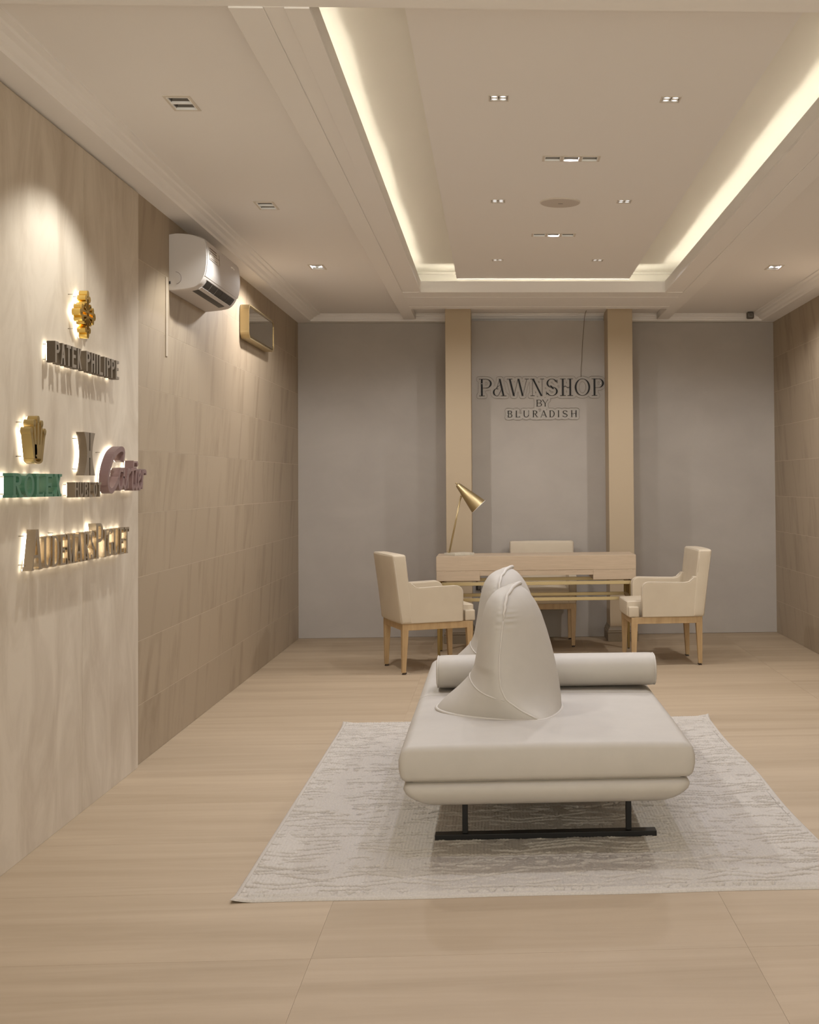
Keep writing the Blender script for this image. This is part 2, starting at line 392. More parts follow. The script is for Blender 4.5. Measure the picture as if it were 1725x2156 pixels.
# small four-lens fixture
d4 = thing('recessed_spotlight', '', 'spotlight', group='four-lens spotlights in the dropped ceiling panel')
mb = MB(); s_ = .038; mb.box(-s_, s_, -s_, -.033, -.0025, 0).box(-s_, s_, .033, s_, -.0025, 0).box(-s_, -.033, -.033, .033, -.0025, 0).box(.033, s_, -.033, .033, -.0025, 0)
mb.build('trim', M['trim'], d4)
box('housing', -.033, .033, -.033, .033, .004, .02, M['grey'], d4)
for a in (-1, 1):
    for b in (-1, 1):
        mb = MB(); R = []
        for k, (r_, z) in enumerate(((.0152, .004), (.0152, -.001), (.0125, -.0015), (.011, .002))):
            R.append([(a*.0165+r_*math.cos(2*PI*i/14), b*.0165+r_*math.sin(2*PI*i/14), z) for i in range(14)])
        mb.rings(R, False).build('lens_ring', M['chromel'], d4, True)
        v, f = disc(a*.0165, b*.0165, .002, .0112, 12); link('lens', v, f, M['lampq'], d4)
def place(proto, first, loc, lab):
    o = proto if first else copy_tree(proto)
    o.location = loc; o['label'] = lab; return o
order = ['nearest', 'middle', 'farthest']
k = 0
for i, y in enumerate((4.61, 6.30, 8.08)):
    place(d2, k == 0, (-1.155, y, ZS), ['nearest, largest twin downlight in the ceiling strip above the lettered left wall', 'middle twin downlight in the left ceiling strip, beside the air conditioner', 'farthest twin downlight in the left ceiling strip, near the back wall'][i]); k = 1
for i, y in enumerate((4.61, 6.30, 8.08)):
    place(d2, False, (1.855, y, ZS), ['twin downlight nearest the viewer in the right ceiling strip, opposite the lettered wall', 'middle twin downlight in the right ceiling strip, opposite the air conditioner', 'twin downlight in the right ceiling strip, above the small grey camera'][i])
for i, y in enumerate((5.55, 7.27)):
    place(d3, i == 0, (C0, y, 2.75), ['larger triple downlight in front of the round ceiling speaker', 'smaller triple downlight behind the round ceiling speaker, towards the back wall'][i])
k = 0
for i, y in enumerate((4.68, 6.40, 8.10)):
    for j, x in enumerate((.02, .68)):
        place(d4, k == 0, (x, y, 2.75), ['four-lens square spotlight, %s of the %s pair in the dropped ceiling' % (('left', 'right')[j], order[i])][0]); k += 1
sp = thing('ceiling_speaker', 'round flat white speaker grille in the centre of the dropped ceiling', 'speaker', (C0-.005, 6.42, 2.75))
R = [[(r_*math.cos(2*PI*i/48), r_*math.sin(2*PI*i/48), z) for i in range(48)] for r_, z in ((.106, 0), (.106, -.004), (.103, -.006))]
MB().rings(R).build('rim', M['trim'], sp)
R = [[(r_*math.cos(2*PI*i/48), r_*math.sin(2*PI*i/48), z) for i in range(48)] for r_, z in ((.101, -.0055), (.100, -.0075), (.05, -.0085))]
MB().rings(R).build('grille', mat('speaker_mesh', (.56, .50, .45), .9), sp)
box('badge', -.010, .014, -.004, .003, -.0095, -.008, M['grey'], sp)

# ================================================================== RUG
RX0, RX1, RY0, RY1 = -.823, 1.138, 3.862, 6.655
def rug():
    nx, ny = 620, 860
    X, Y = np.meshgrid(np.linspace(0, 1, nx), np.linspace(0, 1, ny))
    x = X*(RX1-RX0); y = Y*(RY1-RY0)
    rng = np.random.RandomState(3)
    def smooth_noise(sx, sy, seed):
        r = np.random.RandomState(seed); g = r.rand(sy+2, sx+2)
        xi = X*sx; yi = Y*sy; a = np.floor(xi).astype(int); b = np.floor(yi).astype(int); u = xi-a; v = yi-b
        u = u*u*(3-2*u); v = v*v*(3-2*v)
        return (g[b, a]*(1-u)+g[b, a+1]*u)*(1-v) + (g[b+1, a]*(1-u)+g[b+1, a+1]*u)*v
    wob = (smooth_noise(20, 28, 1)-.5)*.016
    wx = (smooth_noise(30, 30, 2)-.5)*.02
    y2 = y+wob; x2 = x+wx
    h = np.zeros_like(x)
    def tri(t): return np.abs((t % 1.0)-.5)*2      # 0..1 zigzag
    def groove(d, wd=.0058): return np.exp(-(d/wd)**2)
    per = .70
    yb = (y2 % per)
    def band(c, amp, wl, ph=0):
        return groove((yb-c-amp*(tri(x2/wl+ph)-.5))/1.0)
    g = np.zeros_like(x)
    for c, amp, wl, ph in ((.05, .0, .3, 0), (.095, .035, .26, 0), (.135, .035, .26, 0), (.18, .05, .26, .5), (.23, .012, .09, 0),
                           (.28, .09, .52, 0), (.28, -.09, .52, 0), (.28, .05, .52, 0), (.28, -.05, .52, 0), (.36, .0, .3, 0), (.385, .01, .07, 0),
                           (.44, .05, .39, .2), (.475, .05, .39, .2), (.51, .05, .39, .2), (.56, .02, .13, 0), (.60, .02, .13, .5), (.65, 0, .2, 0)):
        g = np.maximum(g, band(c, amp, wl, ph))
    # small v stitches
    for c in (.02, .33, .67):
        cell = (x2/.055) % 1.0
        g = np.maximum(g, groove(yb-c-.012*np.abs(cell-.5)*2, .0036)*(np.abs(cell-.5) < .28))
    mask = smooth_noise(26, 60, 5)*.65 + smooth_noise(80, 110, 6)*.35
    m = 1/(1+np.exp(-(mask-.45)*30))
    h -= .0158*g*m
    h += .0030*(smooth_noise(230, 300, 8)-.5) + .003*(smooth_noise(14, 18, 9)-.5)
    # long soft waves across the carpet where it was folded
    for c, a in ((.42, .006), (.60, .004), (.78, .004), (.25, .003)):
        h += a*np.exp(-((Y-c-.01*np.sin(X*9))/.012)**2)*(X < .5)
    rib = .0008*np.sin(x*2*PI/.012)
    h += rib
    ed = np.minimum(np.minimum(x, (RX1-RX0)-x), np.minimum(y, (RY1-RY0)-y))
    top = .0165 + h
    hem = np.clip(ed/.012, 0, 1)
    z = np.where(ed < .022, .009, top)*1.0
    z = z*np.sqrt(np.clip(hem, 0, 1))+.0005
    # curled corners
    for cx_, cy_, a in ((0, 0, .010), (0, RY1-RY0, .018), (RX1-RX0, RY1-RY0, .022)):
        d = np.hypot(x-cx_, y-cy_); z += a*np.clip(1-d/.085, 0, 1)**2
    PX = RX0+x; PY = RY0+y
    PX += .006*np.sin(y*5)*(X > .98); PY += .003*np.sin(x*9)*(Y < .02)
    # far right corner pulled out a little
    PY += .03*np.clip((X-.6)/.4, 0, 1)**2*(Y**3)
    V = np.stack([PX, PY, z], -1).reshape(-1, 3)
    i = np.arange(ny-1)[:, None]*nx + np.arange(nx-1)[None, :]
    Fq = np.stack([i, i+1, i+nx+1, i+nx], -1).reshape(-1, 4)
    me = bpy.data.meshes.new('area_rug')
    me.vertices.add(len(V)); me.vertices.foreach_set('co', V.ravel())
    me.loops.add(Fq.size); me.loops.foreach_set('vertex_index', Fq.ravel().astype(np.int32))
    me.polygons.add(len(Fq)); me.polygons.foreach_set('loop_start', np.arange(0, Fq.size, 4, dtype=np.int32))
    me.polygons.foreach_set('loop_total', np.full(len(Fq), 4, dtype=np.int32))
    me.update(calc_edges=True); me.polygons.foreach_set('use_smooth', [True]*len(Fq))
    me.materials.append(M['rug'])
    o = bpy.data.objects.new('area_rug', me); COL.objects.link(o)
    return tag(o, 'off-white wool rug with carved zigzag pattern lying under the sofa', 'rug')
rug()

# ================================================================== SOFA
sofa = thing('sofa', 'cream two-seat island sofa with hooded backrests and bolster on the white rug', 'sofa', (.165, 5.16, 0))
LX, LY = .165, 5.16
def loc(v): return [(p[0]-LX, p[1]-LY, p[2]) for p in v]
def seat_fn(x0, x1, y0, y1, z0, z1):
    def fn(p):
        u = (p.x-x0)/(x1-x0)*2-1; v = (p.y-y0)/(y1-y0)*2-1; t = (p.z-z0)/(z1-z0)
        q = p.copy()
        q.z += .012*max(0, 1-u**4)*max(0, 1-v**4)*t - .004*(abs(u*v))*t
        bulge = .012*math.sin(PI*min(max(t, 0), 1))
        if abs(u) > .8: q.x += math.copysign(bulge*(abs(u)-.8)/.2, u)
        if abs(v) > .8: q.y += math.copysign(bulge*.5*(abs(v)-.8)/.2, v)
        # slimmer towards the top edge
        q.x -= math.copysign(.010*max(0, t-.8)/.2*(abs(u) > .8), u)
        return q
    return fn
for (a, b) in ((4.125, 5.115), (5.125, 6.18)):
    args = (-.318, .650, a, b, .293, .415)
    v, f = rbox(*args, .020, 26, seat_fn(*args)); s = link('seat_cushion', loc(v), f, M['sofa'], sofa, True)
    x0, x1, y0_, y1_, z0_, z1_ = args
    pts = []
    for i in range(60):
        t = 2*PI*i/60; n = 12
        cx_, cy_ = (x0+x1)/2, (y0_+y1_)/2; hx, hy = (x1-x0)/2-.004, (y1_-y0_)/2-.0015
        c, s2 = math.cos(t), math.sin(t); e = 2/n
        pts.append((cx_+hx*math.copysign(abs(c)**e, c)-LX, cy_+hy*math.copysign(abs(s2)**e, s2)-LY, .396))
    MB().tube(pts, .0022, 6, True).build('seam', M['sofa'], s, True)
def base_fn(p):
    u = (p.x-.165)/.487; q = p.copy(); t = (.290-p.z)/.085
    v = (p.y-5.16)/1.04
    k = max(0, t)
    # boat-shaped underside
    q.x = .165 + (p.x-.165)*(1-.17*k**2.2)
    q.y = 5.16 + (p.y-5.16)*(1-.03*k**2)
    return q
v, f = rbox(-.322, .652, 4.118, 6.19, .205, .290, .036, 24, base_fn)
link('base', loc(v), f, M['sofa'], sofa, True)
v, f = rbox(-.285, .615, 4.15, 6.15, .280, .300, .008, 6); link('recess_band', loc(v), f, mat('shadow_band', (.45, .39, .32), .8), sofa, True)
# bolster
def bolster(p):
    return p
mb = MB(); n = 28; R = []
for x, k in ((-.252, .55), (-.2535, .80), (-.249, .93), (-.238, .985), (-.220, 1), (.20, 1.01), (.640, 1), (.655, .985), (.664, .93), (.668, .80), (.667, .55)):
    ring = []
    for i in range(n):
        a = 2*PI*i/n; ca, sa = math.cos(a), math.sin(a)
        y = math.copysign(abs(ca)**.8, ca)*.098*k; z = math.copysign(abs(sa)**.8, sa)*.066*k
        ring.append((x, 5.245+y, .4895+z*1.0))
    R.append(ring)
mb.rings(R); bo = link('bolster', loc(mb.v), mb.f, M['sofa'], sofa, True)
for x in (-.2475, .662):
    pts = []
    for i in range(40):
        a = 2*PI*i/40; ca, sa = math.cos(a), math.sin(a)
        pts.append((x-LX, 5.245+math.copysign(abs(ca)**.8, ca)*.092-LY, .4895+math.copysign(abs(sa)**.8, sa)*.0625))
    MB().tube(pts, .0035, 6, True).build('piping', M['spipe'], bo, True)
# hooded backrests
TB = np.array([  # z, left, seam, right
 (.405,-.240,.165,.250),(.42,-.236,.160,.248),(.435,-.226,.135,.246),(.46,-.200,.085,.245),(.50,-.150,.030,.241),(.54,-.108,.012,.235),(.58,-.089,.008,.228),
 (.65,-.076,.009,.212),(.72,-.065,.016,.192),(.78,-.053,.024,.172),(.82,-.040,.030,.153),(.85,-.020,.035,.132),(.868,.004,.043,.116),(.880,.034,.060,.100),(.885,.062,.070,.080)])
def cub(z, c):
    return float(np.interp(z, TB[:, 0], TB[:, c]))
def sm(z, c):
    return sum(cub(min(max(z+d, .405), .885), c)*w_ for d, w_ in ((-.008, .25), (0, .5), (.008, .25)))
def yrange(z):
    t = max(0, (z-.42)/.465)
    y0_ = 4.470 + .10*t**1.3; y1_ = 5.085 - .06*t**1.3
    if z > .76:
        k = (z-.76)/.125; c = 1-math.sqrt(max(0, 1-min(k, 1)**2.4)); y0_ += .16*c; y1_ -= .16*c
    return y0_, y1_
def ringpt(z, s, side):
    xl, xs_, xr = sm(z, 1), sm(z, 2), sm(z, 3); y0_, y1_ = yrange(z)
    y = y0_+(y1_-y0_)*s; sn = math.sin(PI*s)
    if side > 0: x = xs_+(xr-xs_)*sn**.62
    else: x = xs_-(xs_-xl)*sn**(.50 if z < .6 else .42)
    # gathers beside the end seams near the top
    d = min(s, 1-s); g = math.exp(-(d/.055)**2)*math.exp(-((z-.785)/.04)**2)
    rp = math.sin(z*2*PI/.021+side+1.5*math.sin(z*70+side)); x += .0036*g*rp*min(1, d/.012)*side
    y += (.0050*g*rp)*(1 if s < .5 else -1)*min(1, d/.012)
    return Vector((x, y, z))
def make_hood(dx, dy):
    zs = list(np.linspace(.405, .60, 16)) + list(np.linspace(.61, .72, 8)) + list(np.linspace(.73, .872, 42)) + [.876, .879, .882, .884, .885]
    us = [0, .006, .015, .03, .05, .075, .10, .13] + list(np.linspace(.17, .83, 16)) + [.87, .90, .925, .95, .97, .985, .994]
    R = []
    for z in zs:
        ring = [ringpt(z, s, 1) for s in us] + [ringpt(z, 1-s, -1) for s in us]
        R.append([(p.x+dx-LX, p.y+dy-LY, p.z) for p in ring])
    h = MB().rings(R).build('backrest', M['sofa'], sofa, True)
    P = lambda z, s, side, o=0: (lambda p: (p.x+dx-LX, p.y+dy-LY, p.z+o))(ringpt(z, s, side))
    MB().tube([P(.424, s, 1) for s in us] + [P(.424, 1-s, -1) for s in us], .0065, 8, True).build('piping', M['spipe'], h, True)
    MB().tube([P(z, 0, 1) for z in np.linspace(.43, .775, 40)], .0032, 6).build('seam', M['spipe'], h, True)
    # horizontal seam round the neck on the low side
    MB().tube([P(.495+.05*math.sin(PI*s)**.6, s, -1) for s in np.linspace(0.001, .999, 40)], .0028, 6).build('neck_seam', M['spipe'], h, True)
    # raised gathered cord over the crown
    cp = [P(.776, 0, 1)] + [P(z, 0, 1) for z in (.79, .80, .81, .82, .83, .842, .852, .862, .870)]
    cp = [(p[0]+.002*math.sin(i*2.2), p[1]-.003, p[2]+.002) for i, p in enumerate(cp)]
    y0_, y1_ = yrange(.884); top = []
    for i in range(12):
        t = i/11; top.append((.058+.035*math.sin(t*PI*.5)+dx-LX, y0_-.02+(y1_-y0_+.04)*t+dy-LY, .884+.007*math.sin(PI*t)))
    back = [P(z, 1, 1, .002) for z in (.870, .85, .83, .81, .78)]
    MB().tube(cp+top+back, [.0008, .003, .0042, .005]+[.006]*6+[.0085]*12+[.006]*5, 8).build('gathered_cord', M['spipe'], h, True)
make_hood(0, 0); make_hood(-.018, .955)
# black sled feet
for y in (4.455, 5.86):
    box('foot_rail', -.225-LX, .567-LX, y-.024-LY, y+.024-LY, .0145, .034, M['black'], sofa, bevel=.002)
    for x in (-.118, .468):
        box('post', x-.010-LX, x+.010-LX, y-.010-LY, y+.010-LY, .034, .215, M['black'], sofa, bevel=.002)

# ================================================================== ARMCHAIRS
def make_chair(label, loc_, rz):
    """faces +y locally; origin on the floor midway between the legs"""
    t = thing('armchair', label, 'armchair', loc_, rz, 'ivory armchairs around the desk')
    W, D = .50, .50
    for sx_ in (-1, 1):
        for sy_ in (-1, 1):
            cx_, cy_ = sx_*(W/2-.022), (D/2-.022 if sy_ > 0 else -D/2+.022)
            lg = MB().frust(cx_, cy_, .012, .300, .026, .026, .044, .044, -sx_*.004+0, (.008 if sy_ < 0 else -.006)*-1).build('leg', M['wood'], t, bevel=.002)
            MB().frust(cx_, cy_, 0, .012, .022, .022, .024, .024, -sx_*.004, (.008 if sy_ < 0 else -.006)*-1).build('foot_pad', M['foot'], lg)
    for n_, b in (('apron', (-W/2, W/2, D/2-.026, D/2-.001, .295, .340)), ('apron', (-W/2, W/2, -D/2+.001, -D/2+.026, .295, .340)),
                  ('apron', (-W/2+.001, -W/2+.026, -D/2, D/2, .295, .340)), ('apron', (W/2-.026, W/2-.001, -D/2, D/2, .295, .340))):
        box(n_, *b, M['wood'], t, bevel=.002)
    # seat
    def sf(p):
        q = p.copy(); u = p.x/.20; v = (p.y-.03)/.26
        if p.z > .40: q.z += .014*max(0, 1-u*u)*max(0, 1-v*v)
        return q
    v, f = rbox(-.195, .195, -.20, .275, .34, .45, .014, 12, sf); st = link('seat', v, f, M['chair'], t, True)
    pts = [(-.192, -.16, .444), (-.192, .26, .444), (-.185, .271, .444), (.185, .271, .444), (.192, .26, .444), (.192, -.16, .444)]
    MB().tube(pts, .003, 6).build('piping', M['piping'], st, True)
    v, f = rbox(-.245, .245, .195, .268, .34, .415, .010, 10); link('seat_front', v, f, M['chair'], t, True)
    # arms: side panels with rounded upper front corner
    for s2 in (-1, 1):
        prof_ = [(-.245, .34), (.175, .34)] + [(.175, .52)] + [(.175-.05*(1-math.cos(a)), .535+.05*math.sin(a)) for a in np.linspace(0, PI/2, 7)] + [(-.13, .578), (-.16, .583), (-.18, .60), (-.19, .62), (-.245, .62)]
        mb = MB(); a, b = (.195, .2575) if s2 > 0 else (-.2575, -.195)
        mb.prism(prof_, lambda u, v_, d: (d, u, v_), a, b)
        ar = mb.build('arm', M['chair'], t, False, bevel=.007, seg=3)
        e = b if s2 > 0 else a
        pp = [(e, .176, .345)] + [(e, u, v_) for u, v_ in prof_[2:12]] + [(e, -.188, .61)]
        MB().tube([(e-s2*.003, q[1], q[2]) for q in pp], .003, 6).build('piping', M['piping'], ar, True)
    # back: leaning slab, wider than the seat
    Rr = []
    def slab(z): return -.245-.055*max(0, (z-.34)/.46)**1.1, -.175-.060*max(0, (z-.34)/.46)
    V = []; 
    def bf(p):
        q = p.copy(); k = (p.z-.34)/.46; q.y = p.y - .058*max(0, k)**1.15; q.y += .012*(k)*(1 if p.y > -.21 else 0)
        q.y -= .010*(1-(p.x/.262)**2)*(1 if p.y < -.21 else .6)
        return q
    v, f = rbox(-.262, .262, -.262, -.180, .34, .806, .016, 14, bf); bk = link('backrest', v, f, M['chair'], t, True)
    for yy in (-.254, -.189):
        pts = []
        for (x, z) in [(-.258, .345), (-.258, .50), (-.258, .65), (-.258, .76), (-.253, .79), (-.240, .802), (-.12, .804), (0, .804), (.12, .804), (.240, .802), (.253, .79), (.258, .76), (.258, .65), (.258, .50), (.258, .345)]:
            if yy > -.2 and z < .60: continue
            p = bf(Vector((x, yy, z))); pts.append((p.x, p.y, p.z))
        MB().tube(pts, .003, 6).build('piping', M['piping'], bk, True)
    return t
ch = make_chair('ivory armchair left of the desk, its back towards the left wall', (-.483, 8.672, 0), 0)
ch.rotation_euler.z = math.atan2(-.94, .34)
c2 = copy_tree(ch); c2.location = (1.175, 8.835, 0); c2.rotation_euler.z = math.atan2(1, -.044) ; c2['label'] = 'ivory armchair right of the desk, facing left'
c3 = copy_tree(ch); c3.location = (.371, 9.895, 0); c3.rotation_euler.z = PI; c3['label'] = 'ivory armchair behind the desk, facing the camera'

# ================================================================== DESK
DX0, DX1, DY0, DY1 = -.442, 1.030, 9.105, 9.535
dk = thing('writing_desk', 'pale veneered desk with open brass rails between three ivory armchairs', 'desk', ((DX0+DX1)/2, (DY0+DY1)/2, 0))
dx_, dy_ = (DX0+DX1)/2, (DY0+DY1)/2
def L(v): return [(p[0]-dx_, p[1]-dy_, p[2]) for p in v]
def dbox(name, x0, x1, y0_, y1_, z0_, z1_, m, bev=.0015, par=dk): return box(name, x0-dx_, x1-dx_, y0_-dy_, y1_-dy_, z0_, z1_, m, par, bev)
dbox('desktop', DX0, DX1, DY0, DY1, .640, .745, M['desk'])
dbox('drawer_box', DX0+.001, -.122, DY0+.001, DY1-.001, .566, .640, M['desk'])
dbox('drawer_box', .712, DX1-.001, DY0+.001, DY1-.001, .566, .640, M['desk'])
dbox('apron_panel', -.122, .712, DY0+.002, DY1-.002, .602, .640, M['desk'])
for i in range(11):
    x = DX0+.045+i*.137
    dbox('stitch_mark', x, x+.014, DY0-.0012, DY0, .6335, .6355, M['dash'], 0)
    dbox('stitch_mark', x+.018, x+.026, DY0-.0012, DY0, .6335, .6355, M['dash'], 0)
fx0, fx1 = -.405, 1.000
for z0_, z1_ in ((.530, .556), (.414, .438)):
    dbox('brass_rail', fx0, fx1, DY0+.004, DY0+.026, z0_, z1_, M['brass'])
    dbox('brass_rail', fx0, fx1, DY1-.026, DY1-.004, z0_, z1_, M['brass'])
    for x in (fx0, fx1-.020): dbox('brass_rail', x, x+.020, DY0+.026, DY1-.026, z0_, z1_, M['brass'])
for x in (fx0+.0, fx1-.02):
    for y in (DY0+.005, DY1-.025): dbox('brass_post', x, x+.02, y, y+.02, .438, .530, M['brassdark'])
for x in (DX0+.016, DX1-.016):
    for y in (DY0+.014, DY1-.014):
        lg = MB().frust(x-dx_, y-dy_, .008, .566, .018, .018, .030, .030).build('leg', M['brassdark'], dk, bevel=.001)
        MB().frust(x-dx_, y-dy_, 0, .008, .014, .014, .016, .016).build('foot_pad', M['foot'], lg)

# table lamp
tl = thing('table_lamp', 'brass table lamp with tilted cone shade and marble base on the desk', 'lamp', (-.280, 9.32, .745))
MB().add(*(lambda h: ([(math.cos(a)*h[0], math.sin(a)*h[1], z) for z in (0, .018) for a in (PI+.1, -PI/2-.25, 0.1-.1, PI/2-.25)], [(0,3,2,1),(4,5,6,7),(0,1,5,4),(1,2,6,5),(2,3,7,6),(3,0,4,7)]))((.113, .113))).build('base', M['marble'], tl, bevel=.0015)
MB().tube([(-.076, 0, .018), (-.076, 0, .030)], .008, 12).build('stem_socket', M['brass'], tl, True)
MB().tube([(-.076, -.004, .02), (.012, -.004, .435)], .0042, 10).build('stem', M['brass'], tl, True)
MB().tube([(-.070, .004, .02), (.016, .004, .432)], .0034, 10).build('stem', M['brass'], tl, True)
ax0 = Vector((-.010, 0, .530)); ax1 = Vector((.148, 0, .362)); d_ = (ax1-ax0).normalized()
e1 = d_.cross(Vector((0, 1, 0))).normalized(); e2 = Vector((0, 1, 0))
def ring_at(c, r_, n=36): return [tuple(c + (e1*math.cos(2*PI*i/n)+e2*math.sin(2*PI*i/n))*r_) for i in range(n)]
sh = MB().rings([ring_at(ax0, .014), ring_at(ax0+d_*.004, .018), ring_at(ax1, .068)], False).build('shade', M['brass'], tl, True)
MB().rings([ring_at(ax0+d_*.006, .015), ring_at(ax1+d_*.0008, .0665)], False).build('shade_lining', mat('white_lining', (.85, .82, .76), .6), sh, True)
MB().rings([ring_at(ax1-d_*.001, .0684), ring_at(ax1+d_*.0022, .0684), ring_at(ax1+d_*.0022, .0650), ring_at(ax1-d_*.001, .065)], False).build('shade_rim', mat('white_rim', (.95, .93, .88), .4), sh, True)
MB().tube([tuple(ax0+d_*.004), tuple(ax0-d_*.018)], .006, 12).build('finial', M['brass'], tl, True)
MB().tube([(.014, 0, .428), (.022, 0, .452), tuple(ax0+d_*.09)], .007, 10).build('pivot', M['brass'], tl, True)
bc = ax0+d_*.14
R = [[tuple(bc + d_*(.026*math.sin(t)) + (e1*math.cos(2*PI*i/16)+e2*math.sin(2*PI*i/16))*.026*math.cos(t)) for i in range(16)] for t in np.linspace(-1.5, 1.5, 9)]
MB().rings(R).build('bulb', mat('frosted_bulb', (.85, .83, .78), .3), tl, True)

# ================================================================== AIR CONDITIONER
ac = thing('air_conditioner', 'white wall-mounted split air conditioner high on the left wall', 'air conditioner', (XL, 6.33, 2.27))
AP = [(0, 0), (.115, .012), (.150, .028), (.182, .076), (.193, .150), (.190, .215), (.184, .262), (.165, .272), (.105, .292), (.035, .296), (0, .290)]
LEN = .80
def acf(u, v, d): return (u, d, v)
def smoothprof(P_, n=3):
    P_ = [Vector(p) for p in P_]
    for _ in range(n):
        Q = [P_[0]]
        for a, b in zip(P_, P_[1:]): Q += [a*.75+b*.25, a*.25+b*.75]
        Q.append(P_[-1]); P_ = Q
    return [tuple(p) for p in P_]
pr = smoothprof(AP, 2)
# body as loft with pinched ends
R = []
for y, k in ((0, .975), (.004, .99), (.012, 1), (LEN-.02, 1), (LEN-.006, .985), (LEN, .95)):
    R.append([(u*k, y, .145+(v-.145)*k) for u, v in pr])
bd = MB().rings(R).build('body', M['white'], ac, False)
bd.data.polygons.foreach_set('use_smooth', [len(p.vertices) == 4 for p in bd.data.polygons])
def pat(s):        # point on the profile, s in 0..1 from wall-bottom round the front to the wall top
    d = [0]
    for a, b in zip(pr, pr[1:]): d.append(d[-1]+math.hypot(b[0]-a[0], b[1]-a[1]))
    s *= d[-1]
    for i in range(len(pr)-1):
        if d[i+1] >= s:
            t = (s-d[i])/(d[i+1]-d[i]); a, b = pr[i], pr[i+1]
            n_ = Vector((b[1]-a[1], -(b[0]-a[0]))).normalized()
            return (a[0]+(b[0]-a[0])*t, a[1]+(b[1]-a[1])*t), n_
    return pr[-1], Vector((0, 1))
def skin(name, s0, s1, ya, yb, off, m, par, nseg=6, th=.001):
    a = [pat(s0+(s1-s0)*i/nseg) for i in range(nseg+1)]
    out = [(p[0]+n_[0]*off, p[1]+n_[1]*off) for p, n_ in a]; inn = [(p[0]+n_[0]*(off-th), p[1]+n_[1]*(off-th)) for p, n_ in a]
    return MB().prism(out+inn[::-1], acf, ya, yb).build(name, m, par)
skin('air_outlet', .255, .335, .075, LEN-.065, .0015, M['dark'], ac)
skin('air_outlet', .170, .228, .075, LEN-.12, .0015, M['dark'], ac)
skin('louvre', .232, .262, .05, LEN-.05, .006, M['white'], ac, 4, .003)
skin('outlet_edge', .338, .346, .06, LEN-.05, .0025, M['white'], ac, 3, .002)
for y in (.19, .32, .45, .58, .69): skin('vane', .258, .332, y, y+.004, .003, M['grey'], ac, 4, .002)
skin('front_panel', .36, .76, .004, LEN-.004, .0015, M['white'], ac, 18, .0015)
eb = skin('energy_label', .52, .63, .035, .275, .0042, M['label'], ac, 6, .0012)
skin('label_print', 0.6127, 0.6234, .045, .20, .0050, M['print'], eb, 2, .0008)
skin('label_print', 0.5899, 0.5990, .045, .20, .0050, M['print'], eb, 2, .0008)
skin('label_print', 0.5618, 0.5823, .045, .062, .0050, M['print'], eb, 2, .0008)
for j, y in enumerate((.08, .11, .135, .16, .185, .22, .24)): skin('label_print', .568+.003*(j % 2), .577, y, y+.014, .0050, M['print'], eb, 2, .0008)
skin('label_print', 0.5238, 0.6226, .262, .266, .0050, M['print'], eb, 5, .0008)
skin('label_print', 0.5291, 0.5337, .05, .2, .0050, M['print'], eb, 2, .0008)
MB().tube([(.030+.032*math.sin(a), .0012-.003, .065+.032*math.cos(a)) for a in np.linspace(.1, 2.9, 20)], .0011, 5).build('end_cap_line', M['print'], ac)
box('drain_plug', .000, .008, -.004, .004, .035, .048, M['dark'], ac)
# silver trade mark on the far part of the front
for j, (y, s) in enumerate(((.57, .60), (.60, .605), (.63, .60))):
    skin('badge', s, s+.012, y, y+.022, .0035, M['chromel'], ac, 2, .002)
pc = thing('pipe_cover', 'slim cream pipe cover running down the left wall under the air conditioner', 'pipe cover', (XL, 6.31, 2.03))
box('cover', 0, .005, -.050, -.018, -.10, .30, mat('cover_paint', (.47, .395, .31), .6), pc, bevel=.002)

# ================================================================== MIRROR
mr_ = thing('wall_mirror', 'brass-framed rounded rectangular mirror high on the left wall near the corner', 'mirror', (XL, 8.50, 2.345))
def rrect(hw, hh, r_, n=6):
    P_ = []
    for cx_, cy_, a0 in ((hw-r_, hh-r_, 0), (-hw+r_, hh-r_, PI/2), (-hw+r_, -hh+r_, PI), (hw-r_, -hh+r_, 3*PI/2)):
        for i in range(n+1):
            a = a0+PI/2*i/n; P_.append((cx_+r_*math.cos(a), cy_+r_*math.sin(a)))
    return P_
O_, I_ = rrect(.45, .112, .05), rrect(.443, .105, .043)
n = len(O_); R = [[(.004, u, v) for u, v in O_], [(.062, u, v) for u, v in O_], [(.062, u, v) for u, v in I_], [(.055, u, v) for u, v in I_], [(.004, u, v) for u, v in I_]]
MB().rings(R, False).build('frame', M['brass'], mr_, bevel=0)
MB().prism(I_, lambda u, v, d: (d, u, v), .0565, .0590).build('mirror_glass', M['mirror'], mr_)
O2, I2 = rrect(.436, .098, .038), rrect(.431, .093, .035)
R = [[(0.0592, u, v) for u, v in O2], [(.0608, u, v) for u, v in O2], [(.0608, u, v) for u, v in I2], [(.0592, u, v) for u, v in I2]]
MB().rings(R, False).build('inner_bead', M['brassdark'], mr_)

# ================================================================== SECURITY CAMERA / CABLE / SOCKET
sc = thing('security_camera', 'small grey square camera under the ceiling at the right of the back wall', 'camera', (2.135, 10.22, 2.672))
v, f = rbox(-.030, .030, -.030, .012, -.032, .026, .012, 6); link('housing', v, f, M['grey'], sc, True)
v, f = rbox(-.020, .020, -.034, -.028, -.020, .012, .006, 4); link('lens_plate', v, f, M['greyl'], sc, True)
box('lens_window', -.012, .012, -.036, -.033, -.010, .006, M['grey'], sc)
MB().tube([(0, 0, .024), (.004, .03, .036)], .012, 10).build('bracket', M['trim'], sc, True)

